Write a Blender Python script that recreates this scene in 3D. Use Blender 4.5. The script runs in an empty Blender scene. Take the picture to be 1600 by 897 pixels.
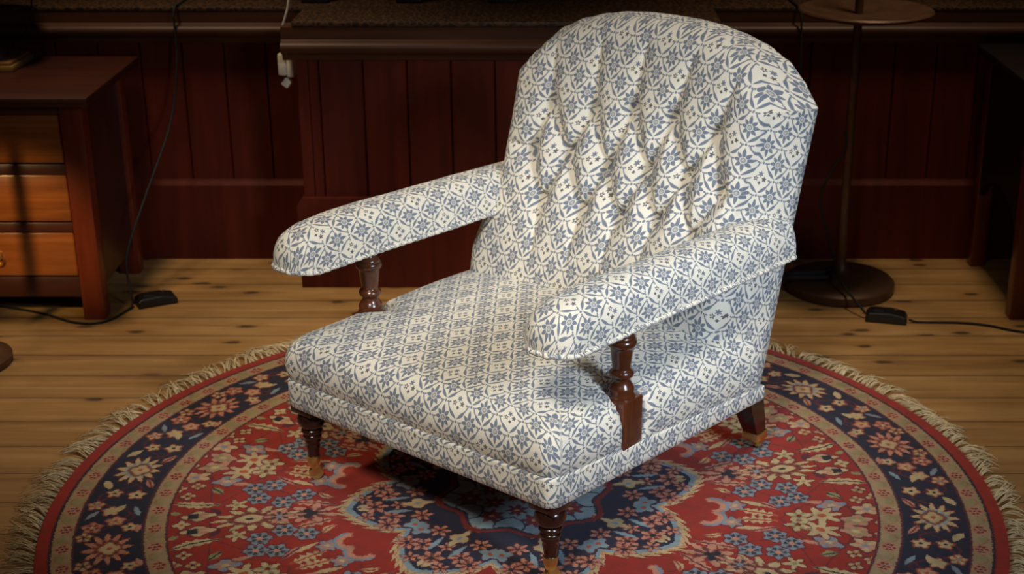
import bpy, bmesh, math, random
from math import sin, cos, pi, radians, sqrt, atan2, hypot, exp
from mathutils import Vector, Matrix
random.seed(7)
scene = bpy.context.scene
COL = scene.collection

# ------------------------------------------------------------------ node expressions
class NT:
    """a material's node tree with small helpers for arithmetic on sockets"""
    def __init__(s, name):
        s.mat = bpy.data.materials.new(name); s.mat.use_nodes = True
        s.t = s.mat.node_tree; s.t.nodes.clear()
        s.out = s.t.nodes.new('ShaderNodeOutputMaterial')
        s.bsdf = s.t.nodes.new('ShaderNodeBsdfPrincipled')
        s.t.links.new(s.bsdf.outputs[0], s.out.inputs[0])
    def n(s, kind, **kw):
        nd = s.t.nodes.new(kind)
        for k, v in kw.items(): setattr(nd, k, v)
        return nd
    def put(s, inp, v):
        if isinstance(v, X): s.t.links.new(v.s, inp)
        elif isinstance(v, bpy.types.NodeSocket): s.t.links.new(v, inp)
        else: inp.default_value = v
    def m(s, op, *a, clamp=False):
        nd = s.t.nodes.new('ShaderNodeMath'); nd.operation = op; nd.use_clamp = clamp
        for i, v in enumerate(a): s.put(nd.inputs[i], v)
        return X(s, nd.outputs[0])
    def mix(s, a, b, f):
        nd = s.t.nodes.new('ShaderNodeMix'); nd.data_type = 'RGBA'
        s.put(nd.inputs[0], f)
        for i, v in ((6, a), (7, b)):
            s.put(nd.inputs[i], v if isinstance(v, bpy.types.NodeSocket) else (*v[:3], 1.0))
        return nd.outputs[2]
    def coord(s, kind='Object', scale=(1, 1, 1), rot=(0, 0, 0), loc=(0, 0, 0)):
        tc = s.n('ShaderNodeTexCoord'); mp = s.n('ShaderNodeMapping')
        s.t.links.new(tc.outputs[kind], mp.inputs[0])
        mp.inputs['Scale'].default_value = scale; mp.inputs['Rotation'].default_value = rot
        mp.inputs['Location'].default_value = loc
        return mp.outputs[0]
    def xyz(s, vec):
        sp = s.n('ShaderNodeSeparateXYZ'); s.t.links.new(vec, sp.inputs[0])
        return [X(s, o) for o in sp.outputs]
    def noise(s, vec, scale, detail=3, rough=.5, dist=0.0):
        nd = s.n('ShaderNodeTexNoise'); s.t.links.new(vec, nd.inputs['Vector'])
        nd.inputs['Scale'].default_value = scale; nd.inputs['Detail'].default_value = detail
        nd.inputs['Roughness'].default_value = rough; nd.inputs['Distortion'].default_value = dist
        return X(s, nd.outputs[0])
    def ramp(s, f, stops):
        nd = s.n('ShaderNodeValToRGB'); s.put(nd.inputs[0], f)
        el = nd.color_ramp.elements
        while len(el) < len(stops): el.new(.5)
        for e, (p, c) in zip(el, stops): e.position = p; e.color = (*c, 1)
        return nd.outputs[0]
    def bump(s, h, strength, dist):
        nd = s.n('ShaderNodeBump'); nd.inputs['Strength'].default_value = strength
        nd.inputs['Distance'].default_value = dist
        s.put(nd.inputs['Height'], h); s.t.links.new(nd.outputs[0], s.bsdf.inputs['Normal'])
    def set(s, **kw):
        for k, v in kw.items():
            inp = s.bsdf.inputs[k.replace('_', ' ')]
            if isinstance(v, tuple) and len(v) == 3: v = (*v, 1)
            s.put(inp, v)
class GT(NT):
    """a node group holding one motif, reused many times"""
    def __init__(s, name, floats, colors):
        s.t = bpy.data.node_groups.new(name, 'ShaderNodeTree'); s.mat = None
        s.i = s.t.nodes.new('NodeGroupInput'); s.o = s.t.nodes.new('NodeGroupOutput')
        for c in colors: s.t.interface.new_socket(c, in_out='INPUT', socket_type='NodeSocketColor')
        for f in floats: s.t.interface.new_socket(f, in_out='INPUT', socket_type='NodeSocketFloat')
        s.t.interface.new_socket('color', in_out='OUTPUT', socket_type='NodeSocketColor')
        s.c = [s.i.outputs[k] for k in range(len(colors))]
        s.f = [X(s, s.i.outputs[len(colors) + k]) for k in range(len(floats))]
        s.nc = len(colors)
    def done(s, col): s.t.links.new(col, s.o.inputs[0]); return s
    def use(s, t, cols, vals):
        g = t.t.nodes.new('ShaderNodeGroup'); g.node_tree = s.t
        for k, c in enumerate(cols):
            if isinstance(c, bpy.types.NodeSocket): t.t.links.new(c, g.inputs[k])
            elif c is not None: g.inputs[k].default_value = (*c[:3], 1)
        for k, v in enumerate(vals): t.put(g.inputs[s.nc + k], float(v) if isinstance(v, (int, float)) else v)
        return g.outputs[0]
class X:
    def __init__(s, t, sock): s.t = t; s.s = sock
    def __add__(a, b): return a.t.m('ADD', a, b)
    __radd__ = __add__
    def __sub__(a, b): return a.t.m('SUBTRACT', a, b)
    def __rsub__(a, b): return a.t.m('SUBTRACT', b, a)
    def __mul__(a, b): return a.t.m('MULTIPLY', a, b)
    __rmul__ = __mul__
    def __truediv__(a, b): return a.t.m('DIVIDE', a, b)
    def __neg__(a): return a.t.m('MULTIPLY', a, -1.0)
    def madd(a, b, c, clamp=False): return a.t.m('MULTIPLY_ADD', a, b, c, clamp=clamp)
    def abs(a): return a.t.m('ABSOLUTE', a)
    def min(a, b): return a.t.m('MINIMUM', a, b)
    def max(a, b): return a.t.m('MAXIMUM', a, b)
    def cos(a): return a.t.m('COSINE', a)
    def sin(a): return a.t.m('SINE', a)
    def sqrt(a): return a.t.m('SQRT', a)
    def round(a): return a.t.m('ROUND', a)
    def clamp(a): return a.max(0.0).min(1.0)
    def inside(a, lim, soft):                # 1 where a < lim, soft edge
        d = a - lim
        return d.madd(-1.0 / soft, .5).clamp()
    def over(a, lim, soft):
        d = a - lim
        return d.madd(1.0 / soft, .5).clamp()
    def sq(a): return a.t.m('MULTIPLY', a, a)
def rad(x, y): return (x.sq() + y.sq()).sqrt()

def srgb(r, g, b):
    f = lambda c: (c / 255 / 12.92) if c / 255 <= .04045 else ((c / 255 + .055) / 1.055) ** 2.4
    return (f(r), f(g), f(b))

# ------------------------------------------------------------------ materials
def wood(name, dark, light, rough=.35, grain=(40, 40, 3), bump=.08, coat=0.0, spec=.5):
    t = NT(name)
    v = t.coord('Object', scale=grain)
    n1 = t.noise(v, 1.0, 5, .6, .4)
    v2 = t.coord('Object', scale=(3, 3, 3))
    n2 = t.noise(v2, 1.0, 2)
    f = (n1 * .75 + n2 * .35 - .05).clamp()
    c = t.ramp(f, [(.25, dark), (.75, light)])
    t.set(Base_Color=c, Roughness=rough, Coat_Weight=coat, Coat_Roughness=.2)
    t.bump(n1, bump, .002)
    t.set(Specular_IOR_Level=spec)
    return t.mat

def plain(name, col, rough=.5, metal=0.0, noise=.15, scale=30, bump=.05):
    t = NT(name)
    n = t.noise(t.coord('Object'), scale, 4)
    lo = tuple(c * (1 - noise) for c in col); hi = tuple(min(1, c * (1 + noise)) for c in col)
    t.set(Base_Color=t.ramp(n, [(.3, lo), (.7, hi)]), Roughness=rough, Metallic=metal)
    t.bump(n, bump, .001)
    return t.mat

FW, FH = .0570, .0710        # fabric repeat: diamond width and height
CREAM = srgb(238, 230, 212); BLUE = srgb(102, 114, 132); DARK = srgb(46, 50, 66)
def fabric(name):
    t = NT(name)
    uv = t.coord('UV')
    u, v, _ = t.xyz(uv)
    a = u * (1 / FW); b = v * (1 / FH)
    s_ = a + b; t_ = b - a
    si = s_.round(); ti = t_.round()
    ds = s_ - si; dt = t_ - ti
    x = (ds - dt) * .5; y = (ds + dt) * .5          # inside a diamond, |x|+|y| <= .5
    # star cell where both indices are even
    pe = t.m('PINGPONG', si, 1.0); qe = t.m('PINGPONG', ti, 1.0)
    star = (pe.max(qe)).inside(.5, .1)
    S = .02
    # ---- flower: eight petals round a ringed eye
    ax = x.abs()
    yc = y - .025
    r = rad(x, yc)
    th = t.m('ARCTAN2', ax, yc)                      # 0 up .. pi down
    lobe = 1.0 - t.m('PINGPONG', th, pi / 8) * (8 / pi)      # 1 on a petal's axis, 0 between petals
    up = (th * -1.0).madd(3.0, 1.0).clamp()          # long pointed petal on top
    dn = (th - pi).madd(4.2, 1.0).clamp()
    R = lobe * (1.25 - lobe * .25) * .130 + .156 + up * .085 + dn * .07
    split = lobe.over(.09, .09).max(r.inside(.100, .01))
    pet = r.inside(R, S) * r.over(.106, S) * split
    spk = t.noise(uv, 900, 2, .6)
    eye = r.inside(.084, S) * r.over(.030, S) * (spk * 1.5 + .05)
    eye2 = r.inside(.016, S)
    flower = (pet + eye + eye2).min(1.0)
    # ---- small star sprigs
    def sprig(cx, cy, rr, k, amp, hole=0.0):
        xx = x - cx; yy = y - cy
        q = rad(xx, yy); h = t.m('ARCTAN2', xx, yy)
        lim = (h * float(k)).cos().madd(amp, rr)
        msk = q.inside(lim, S)
        return msk * q.over(hole, S) if hole else msk
    st_light = sprig(0, .155, .074, 6, .024)
    st_dark = sprig(-.142, .01, .064, 5, .024, .024).max(sprig(.142, .01, .064, 5, .022)).max(sprig(0, -.115, .046, 4, .008))
    # ---- leaves along the two lower edges of each cell
    OFF = .075                                       # leaf cells sit a little lower so a leaf may overlap the lattice line
    s2 = s_ + OFF; t2 = t_ + OFF
    ds2 = s2 - s2.round(); dt2 = t2 - t2.round()
    lx = ((ds2 - dt2) * .5).abs(); ly = (ds2 + dt2) * .5 - OFF + .5
    p = (lx + ly) * .7071
    q = (ly - lx) * .7071
    cl = ((p - .04) * (pi / .56)).sin().madd(-.034, .046)    # bowed outwards like an ogee
    w = ((p - .05) * (pi / .43)).sin().max(0.0) * .049
    fat = ((q - cl).abs() - w).inside(0.0, S) * p.over(.045, S) * p.inside(.47, S)
    stem = ((q - cl).abs()).inside(.021, S) * p.over(.34, S) * p.inside(.545, S)
    hx = p - .545; hy = q - .092
    hook = ((rad(hx, hy) - .050).abs()).inside(.0215, S) * (hx - hy * .3).over(-.012, .012)
    leaf = fat.max(stem).max(hook)
    # ---- dots at the lattice nodes
    nx = ax - .5; ny = y.abs() - .5
    ctr = rad(nx * 1.25, y).inside(.044, S).max(rad(x * 1.25, ny).inside(.044, S))
    side = rad(nx + .090, y + .012).inside(.028, S).max(rad(ax - .090, ny).inside(.028, S))
    dots = ctr.max(side)
    light = (flower * (1.0 - star)).max(st_light * star).max(leaf).max(dots)
    wear = t.noise(t.coord('UV', scale=(1, 1, 1)), 60, 3)
    ink = (light * (spk * .5 + .72)).clamp()
    c = t.mix(CREAM, BLUE, ink)
    c = t.mix(c, DARK, (st_dark * star * .92))
    tint = t.mix(c, (.62, .56, .46), wear * .10)
    t.set(Base_Color=tint, Roughness=.85, Sheen_Weight=.15)
    wv = t.m('SINE', u * 3800.0); wh = t.m('SINE', v * 3800.0)
    t.bump(wv * wh + light * .5, .12, .0006)
    return t.mat

# ------------------------------------------------------------------ rug
RED = srgb(174, 38, 8); REDD = srgb(124, 22, 12); NAVY = srgb(26, 25, 52); BEI = srgb(184, 154, 112)
CRM = srgb(206, 178, 130); GRB = srgb(138, 146, 156); PNK = srgb(205, 140, 112); ORG = srgb(188, 88, 44)
GRN = srgb(150, 146, 96); LBL = srgb(140, 160, 168); BLK = srgb(22, 20, 34); MAR = srgb(92, 28, 40)
RUG_K = 2 * pi / 8
def rug_field(t, zone, col, fx, fy, fold, r, th, px, py, flower, leaf, S, pos):
    K = RUG_K
    # vine lines
    col = t.mix(col, BLK, ((fx - .655).abs().inside(.0018, S) * .55))
    col = t.mix(col, BLK, (((fy - .105) + (fx * 31.0).sin() * .03).abs().inside(.0018, S)) * r.over(.42, .01) * .55)
    col = t.mix(col, BLK, (((fy - .19) + (fx * 24.0).sin() * .03).abs().inside(.0018, S)) * r.over(.5, .01) * .55)
    # axis flowers
    col = leaf(col, .395, .028, .49, .055, fx, fy, .011, PNK, MAR, jag=.004)
    col = flower(col, .447, 0, fx, fy, .030, 7, .011, PNK, MAR, BLK, sx=.7)
    col = t.mix(col, BLK, rad(fx - .458, fy - .011).inside(.008, S))
    col = flower(col, .563, 0, fx, fy, .040, 13, .010, CRM, REDD, None, sx=.55)
    col = flower(col, .575, 0, fx, fy, .021, 4, .001, RED, None, None, sx=.55)
    col = flower(col, .575, 0, fx, fy, .016, 4, .001, CRM, None, BLK, sx=.55)
    col = flower(col, .515, 0, fx, fy, .024, 6, .007, PNK, BLK, GRB)
    # grey six-petal flowers
    for (a_, b_) in ((.523, .138), (.462, .083), (.506, .060), (.556, .084), (.564, .130)):
        col = flower(col, a_, b_, fx, fy, .0225, 6, .0035, GRB, BLK, PNK)
    col = leaf(col, .57, .15, .625, .165, fx, fy, .007, PNK)
    # outer leaves, blocks, small blossoms
    col = leaf(col, .632, .072, .738, .098, fx, fy, .013, CRM, BLK, bend=.006, jag=.003)
    col = flower(col, .679, .031, fx, fy, .017, 4, .003, CRM, PNK, None, sx=.55)
    col = t.mix(col, BLK, (fx - .690).abs().inside(.011, S) * (fy - .031).abs().inside(.010, S))
    col = flower(col, .713, .0, fx, fy, .014, 4, .004, CRM, None, ORG)
    col = leaf(col, .715, .045, .74, .056, fx, fy, .007, GRN)
    col = flower(col, .601, .064, fx, fy, .016, 5, .008, CRM, None, GRN)
    col = leaf(col, .632, .03, .655, .06, fx, fy, .008, MAR)
    col = flower(col, .651, .245, fx, fy, .021, 5, .004, PNK, GRN, CRM, sx=.7)
    col = flower(col, .623, .175, fx, fy, .019, 4, .004, GRB, PNK, CRM, sx=.7)
    col = flower(col, .690, .205, fx, fy, .020, 5, .005, CRM, PNK, GRB, sx=.7)
    for (a_, b_) in ((.684, .163), (.704, .122), (.722, .158), (.700, .262)):
        col = flower(col, a_, b_, fx, fy, .0125, 4, .003, CRM, ORG, BLK)
    col = flower(col, .588, .212, fx, fy, .026, 7, .010, CRM, None, ORG, sx=.8)
    col = flower(col, .541, .205, fx, fy, .020, 5, .008, CRM, GRN, REDD)
    col = leaf(col, .63, .12, .655, .15, fx, fy, .010, GRN, BLK)
    # near the medallion valleys
    col = flower(col, .424, .138, fx, fy, .019, 6, .004, GRB, PNK, CRM)
    col = leaf(col, .44, .12, .49, .155, fx, fy, .007, CRM)
    col = leaf(col, .40, .058, .43, .088, fx, fy, .008, CRM, RED, bend=.006)
    q_ = rad(fx - .375, fy - .130)
    col = t.mix(col, PNK, (q_ - .026).abs().inside(.008, S) * (fx - .372).over(0, .006))
    col = t.mix(col, GRB, (q_ - .033).abs().inside(.004, S) * (fx - .380).over(0, .006))
    col = leaf(col, .425, .155, .50, .195, fx, fy, .012, CRM, RED, jag=.005)
    col = leaf(col, .47, .125, .515, .175, fx, fy, .007, PNK, MAR)
    if zone == 'field': return col
    # medallion
    k = fold * (1 / (K / 2))
    Rm = (k * (-.052) - k.sq() * .043) + .366
    jagn = t.m('SINE', fold * 150.0 + r * 260.0)
    outer = Rm + jagn * .007 + .030
    col = t.mix(col, CRM, r.inside(outer, S))
    col = t.mix(col, ORG, jagn.over(.8, .2) * r.inside(Rm + .026, S) * r.over(Rm + .012, S) * .6)
    col = t.mix(col, LBL, r.inside(Rm + .013, S))
    col = t.mix(col, NAVY, r.inside(Rm, S))
    inm = r.inside(Rm, S)
    for (a_, b_, rr, n_) in ((.318, .0, .022, 6), (.286, .048, .020, 6), (.298, .078, .021, 7), (.225, .052, .017, 6), (.268, .0, .012, 5), (.338, .038, .013, 5), (.18, .0, .014, 5)):
        col = flower(col, a_, b_, fx, fy, rr, n_, .006, PNK, REDD, BLK)
    col = flower(col, .242, .088, fx, fy, .019, 4, .005, LBL, None, ORG)
    col = flower(col, .228, .0, fx, fy, .016, 4, .005, CRM, None, LBL, sx=.6)
    col = leaf(col, .24, .03, .30, .025, fx, fy, .006, LBL)
    col = leaf(col, .33, .012, .355, .004, fx, fy, .006, CRM)
    # inner star
    Ri = t.m('PINGPONG', th - radians(11.0) + 4 * pi, K / 2) * (1 / (K / 2))
    Rs = (Ri * 3.0).cos().madd(.014, .158)
    col = t.mix(col, REDD, (r - Rs - .013).abs().inside(.006, S))
    col = t.mix(col, LBL, r.inside(Rs, S))
    for (a_, b_, rr) in ((.118, .0, .020), (.07, .028, .015)):
        col = flower(col, a_, b_, fx, fy, rr, 7, .006, REDD, None, PNK, line=NAVY)
    col = t.mix(col, NAVY, ((fy - .034) + (fx * 60.0).sin() * .012).abs().inside(.0022, S) * r.inside(Rs, S))
    col = flower(col, 0, 0, px, py, .035, 8, .008, REDD, PNK, NAVY)
    return col
def rug_border(t, col, r, th, pos, fnoise, flower, leaf, S):
    K = RUG_K
    # ---- inner guard .735-.79
    def guard(col, r0, r1, ground, nrep, rc):
        band = r.over(r0, S) * r.inside(r1, S)
        kk = 2 * pi / nrep
        f2 = t.m('PINGPONG', th + 4 * pi, kk / 2)
        gx = f2 * rc; gy = r - rc
        base = t.mix(ground, tuple(c * .82 for c in ground), t.noise(pos, 60, 2))
        cc = t.mix(base, PNK, rad(gx, gy).inside(.017, S) * .8)
        for (dx, dy) in ((0, .009), (0, -.009), (.010, .004), (.010, -.004)):
            cc = t.mix(cc, REDD, rad(gx - dx, gy - dy).inside(.0036, S))
        cc = t.mix(cc, BLK, rad(gx, gy).inside(.003, S))
        cc = t.mix(cc, GRN, rad((gx - kk / 2 * rc) * .7, gy - .006).inside(.010, S) * .7)
        cc = t.mix(cc, ORG, ((gy + .0) + (f2 * (pi / kk * 2)).cos() * .013).abs().inside(.0015, S) * .6)
        edge = ((r - r0).abs().inside(.0025, S)).max((r - r1).abs().inside(.0025, S))
        return t.mix(t.mix(col, cc, band), MAR, edge)
    # navy border .79-.92
    bnd = r.over(.788, S) * r.inside(.925, S)
    f3 = t.m('PINGPONG', th - radians(15.5) + 4 * pi, K / 2)
    bx = f3 * .857; by = r - .857
    bc = t.mix(NAVY, BLK, fnoise * .5)
    bc = t.mix(bc, REDD, ((by) + (bx * 56.0).sin() * .035).abs().inside(.0028, S) * .8)
    bc = t.mix(bc, MAR, ((by) - (bx * 37.0).sin() * .045).abs().inside(.0028, S) * .9)
    T = .857 * K / 2
    for (cx_, big) in ((0.0, 1), (T, 1)):
        bc = flower(bc, cx_, 0.0, bx, by, .037, 12, .010, PNK if cx_ == 0 else CRM, REDD if cx_ == 0 else LBL, None, sx=.8)
        bc = flower(bc, cx_, -.004, bx, by, .022, 4, .002, BLK, None, None, sx=.9)
        bc = flower(bc, cx_, -.004, bx, by, .018, 4, .003, CRM, None, ORG, sx=.9)
    rd = .857 * pi / 180
    for (dg, dr, rr, c1, c2, c3) in ((17.9, .037, .0, CRM, ORG, BLK), (14.9, -.032, .015, CRM, None, BLK), (15.4, .016, .013, CRM, None, BLK), (12.0, .042, .014, CRM, ORG, GRB),
            (10.3, .006, .015, CRM, None, BLK), (6.0, .034, .017, PNK, REDD, CRM), (7.4, -.010, .016, PNK, CRM, ORG), (5.4, -.041, .013, CRM, None, BLK),
            (3.6, .047, .013, CRM, REDD, BLK)):
        if rr: bc = flower(bc, dg * rd, dr, bx, by, rr, 5, .003, c1, c2, c3)
    bc = leaf(bc, 16.5 * rd, .030, 19 * rd, .052, bx, by, .009, CRM)
    bc = leaf(bc, 10.2 * rd, .02, 12.2 * rd, -.02, bx, by, .010, CRM, bend=.010)
    bc = leaf(bc, 8.5 * rd, -.055, 11.5 * rd, -.040, bx, by, .006, LBL)
    bc = leaf(bc, 8.2 * rd, .055, 10.5 * rd, .03, bx, by, .006, GRB)
    bc = leaf(bc, 3.6 * rd, -.055, 6 * rd, -.062, bx, by, .006, PNK)
    bc = leaf(bc, 17 * rd, -.058, 20 * rd, -.035, bx, by, .008, PNK, REDD)
    col = t.mix(col, bc, bnd)
    col = guard(col, .742, .788, BEI, 64, .765)
    col = guard(col, .923, .966, BEI, 76, .943)
    col = t.mix(col, BLK, (r - .968).abs().inside(.0035, S) * .8)
    col = t.mix(col, t.mix(RED, REDD, fnoise * .4), r.over(.970, S))
    return col
def make_blossom(S):
    g = GT('blossom', ['x', 'y', 'x0', 'y0', 'R', 'n', 'amp', 'sx', 'fin', 'feye', 'fline'], ['col', 'c_out', 'c_in', 'c_eye', 'c_line'])
    x_, y_, x0_, y0_, R_, n_, am_, sx_, fin_, fe_, fl_ = g.f
    q = rad((x_ - x0_) * sx_, y_ - y0_); lb = (g.m('ARCTAN2', y_ - y0_, (x_ - x0_) * sx_) * n_).cos()
    lim = lb.madd(am_, R_)
    c_ = g.mix(g.c[0], g.c[4], q.inside(lim + .0040, S) * fl_ * .75)
    c_ = g.mix(c_, g.c[1], q.inside(lim, S))
    c_ = g.mix(c_, g.c[2], (lb.madd(-.5, .5) * 1.6).min(1.0) * q.inside(R_ * .78, S) * fin_)
    c_ = g.mix(c_, g.c[3], q.inside(R_ * .30, S) * fe_)
    return g.done(c_)
def make_leaf(S):
    g = GT('leaf', ['x', 'y', 'x0', 'y0', 'ux', 'uy', 'iL', 'w', 'bend', 'jag', 'frib'], ['col', 'c', 'rib'])
    x_, y_, x0_, y0_, ux_, uy_, iL_, w_, be_, ja_, fr_ = g.f
    X_ = x_ - x0_; Y_ = y_ - y0_
    p = (X_ * ux_ + Y_ * uy_) * iL_
    sp = (p * pi).sin()
    q = (Y_ * ux_ - X_ * uy_ + sp * be_).abs()
    prof = sp.max(0.0) * w_ + (p * 34.0).sin() * sp * ja_
    mk = (q - prof).inside(0.0, S) * p.over(0.0, .02) * p.inside(1.0, .02)
    c_ = g.mix(g.c[0], g.c[1], mk)
    c_ = g.mix(c_, g.c[2], q.inside(.0022, S) * mk * fr_)
    return g.done(c_)
RUGG = {}
def rug_material(zone):
    t = NT('rug_' + zone)
    pos = t.coord('Object')
    jn = t.n('ShaderNodeTexNoise'); t.t.links.new(pos, jn.inputs['Vector'])
    jn.inputs['Scale'].default_value = 170; jn.inputs['Detail'].default_value = 2
    j = t.xyz(jn.outputs['Color'])
    px0, py0, _ = t.xyz(pos)
    px = (j[0] - .5).madd(.011, px0); py = (j[1] - .5).madd(.011, py0)
    r = rad(px, py)
    th = t.m('ARCTAN2', py, px)
    K = 2 * pi / 8
    S = .0026
    fold = t.m('PINGPONG', th - radians(11.0) + 4 * pi, K / 2)
    fx = r * fold.cos(); fy = r * fold.sin()
    if 'b' not in RUGG: RUGG['b'] = make_blossom(S)
    if 'l' not in RUGG: RUGG['l'] = make_leaf(S)
    GB, GL = RUGG['b'], RUGG['l']
    def flower(col, x0, y0, x, y, R, n, amp, c_out, c_in, c_eye=None, sx=1.0, line=None):
        if line is None: line = (ORG if c_out in (CRM, PNK) else MAR) if zone == 'border' else MAR
        if zone == 'field' and x is fx and x0 < .36: return col
        if zone == 'centre' and x0 > .46: return col
        return GB.use(t, [col, c_out, c_in, c_eye, line], [x, y, x0, y0, R, n, amp, sx, .9 if c_in else 0, 1 if c_eye else 0, 1 if line else 0])
    def leaf(col, x0, y0, x1, y1, x, y, w, c, rib=None, bend=0.0, jag=0.0):
        if zone == 'field' and x is fx and min(x0, x1) < .36: return col
        if zone == 'centre' and min(x0, x1) > .44: return col
        L = hypot(x1 - x0, y1 - y0)
        return GL.use(t, [col, c, rib], [x, y, x0, y0, (x1 - x0) / L, (y1 - y0) / L, 1 / L, w, bend, jag, 1 if rib else 0])
    # field
    fnoise = t.noise(pos, 9, 3)
    col = t.mix(RED, REDD, fnoise * .55)
    if zone != 'border': col = rug_field(t, zone, col, fx, fy, fold, r, th, px, py, flower, leaf, S, pos)
    if zone == 'border': col = rug_border(t, col, r, th, pos, fnoise, flower, leaf, S)
    tuft = t.noise(pos, 420, 2, .7)
    ab = t.noise(pos, 26, 4, .65)
    col = t.mix(col, (.035, .02, .018), (ab - .42).clamp() * 1.1)
    col = t.mix(col, (.0, .0, .0), (tuft - .33).max(0.0) * .8)
    t.set(Base_Color=col, Roughness=.95, Sheen_Weight=.08)
    t.bump(tuft + t.noise(pos, 60, 2) * .5, .5, .003)
    return t.mat

def floor_material():
    t = NT('pine_boards')
    pos = t.coord('Object')
    x, y, _ = t.xyz(pos)
    PW = .130
    b = (y - .749) * (1 / PW) + 40.0
    bi = t.m('FLOOR', b); fr = b - bi
    # board-wise offset of the grain
    h1 = t.m('FRACT', (bi * 12.9898).sin() * 43758.5)
    cmb = t.n('ShaderNodeCombineXYZ')
    t.put(cmb.inputs[0], x * 1.6 + h1 * 37.0); t.put(cmb.inputs[1], y * 26.0); t.put(cmb.inputs[2], h1 * 9.0)
    g = t.noise(cmb.outputs[0], 1.0, 6, .62, .6)
    cmb2 = t.n('ShaderNodeCombineXYZ')
    t.put(cmb2.inputs[0], x * 4.2 + h1 * 11.0); t.put(cmb2.inputs[1], y * 10.0 + h1 * 7.0); t.put(cmb2.inputs[2], h1 * 5.0)
    vo = t.n('ShaderNodeTexVoronoi', voronoi_dimensions='2D'); t.t.links.new(cmb2.outputs[0], vo.inputs['Vector'])
    vo.inputs['Scale'].default_value = .9
    blot0 = t.noise(pos, 38, 3)
    dv = X(t, vo.outputs['Distance'])
    cell = t.xyz(vo.outputs['Color'])[0]
    knot = (dv + (blot0 - .5) * .12).inside(.085, .07) * cell.over(.30, .05)
    halo = dv.inside(.20, .30) * cell.over(.30, .05)
    c = t.ramp(g, [(.20, srgb(108, 74, 38)), (.42, srgb(164, 120, 66)), (.60, srgb(182, 138, 82)), (.80, srgb(202, 162, 106))])
    c = t.mix(c, srgb(92, 64, 38), h1 * .30)
    blot = t.noise(pos, 5, 3)
    c = t.mix(c, srgb(70, 50, 34), (blot - .5).max(0.0) * 1.2)
    c = t.mix(c, srgb(112, 72, 36), halo * .35)
    c = t.mix(c, srgb(44, 26, 14), knot * .8)
    gap = (fr - .5).abs().over(.487, .014)
    edge = (fr - .5).abs().over(.43, .12)
    c = t.mix(c, srgb(70, 48, 30), edge * t.noise(pos, 14, 3) * .35)
    c = t.mix(c, srgb(24, 15, 9), gap * .75)
    t.set(Base_Color=c, Roughness=.55)
    t.bump(g * .3 - gap * 1.5, .3, .003)
    return t.mat

M_FAB = fabric('printed_linen')
M_RUGC = rug_material('centre'); M_RUGF = rug_material('field'); M_RUGB = rug_material('border')
M_FLOOR = floor_material()
M_FRINGE = plain('fringe_cotton', srgb(222, 202, 160), .9, noise=.2, scale=60)
M_LEG = wood('walnut_turned', srgb(24, 12, 8), srgb(62, 30, 18), .20, (30, 30, 6), .03, .5)
M_POST = wood('walnut_post', srgb(52, 24, 13), srgb(112, 58, 32), .22, (50, 50, 5), .03, .5)
M_MAHO = wood('mahogany', srgb(42, 16, 8), srgb(72, 29, 14), .42, (3, 40, 40), .05, .15)
M_MAHO_V = wood('mahogany_upright', srgb(74, 26, 11), srgb(122, 46, 21), .34, (40, 40, 3), .05, .15)
M_DRAWER = wood('drawer_wood', srgb(90, 42, 15), srgb(162, 92, 40), .30, (3, 40, 46), .05, .2)
M_PANEL = wood('stained_boards', srgb(54, 13, 3), srgb(98, 29, 7), .60, (22, 22, 1.5), .08, 0.0, .25)
M_DARKW = wood('dark_moulding', srgb(48, 26, 16), srgb(84, 48, 26), .48, (2, 30, 30), .08, 0.0, .3)
M_BLACKW = wood('ebonised_wood', srgb(12, 8, 7), srgb(28, 16, 12), .4, (2, 30, 30), .05)
M_BRASS = plain('brass', srgb(232, 204, 130), .34, 1.0, .03, 20, .01)
M_IRON = plain('bronzed_iron', srgb(86, 58, 38), .45, .3, .2, 20, .05)
M_BLACK = plain('black_plastic', srgb(20, 19, 19), .38, 0, .1, 30, .02)
M_CABLE = plain('cable_rubber', srgb(18, 16, 15), .75, 0, .1, 30, .02)
M_WHITE = plain('white_plastic', srgb(225, 215, 190), .45, 0, .05, 10, .01)
M_TUFTB = M_FAB
def crackle():
    t = NT('crackled_varnish')
    pos = t.coord('Object')
    vo = t.n('ShaderNodeTexVoronoi', feature='DISTANCE_TO_EDGE'); t.t.links.new(pos, vo.inputs['Vector'])
    vo.inputs['Scale'].default_value = 55
    m_ = X(t, vo.outputs['Distance']).inside(.10, .08)
    c = t.mix(srgb(30, 18, 11), srgb(78, 50, 24), m_)
    t.set(Base_Color=c, Roughness=.5); t.bump(m_, .2, .001)
    return t.mat
M_CRACK = crackle()

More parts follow.
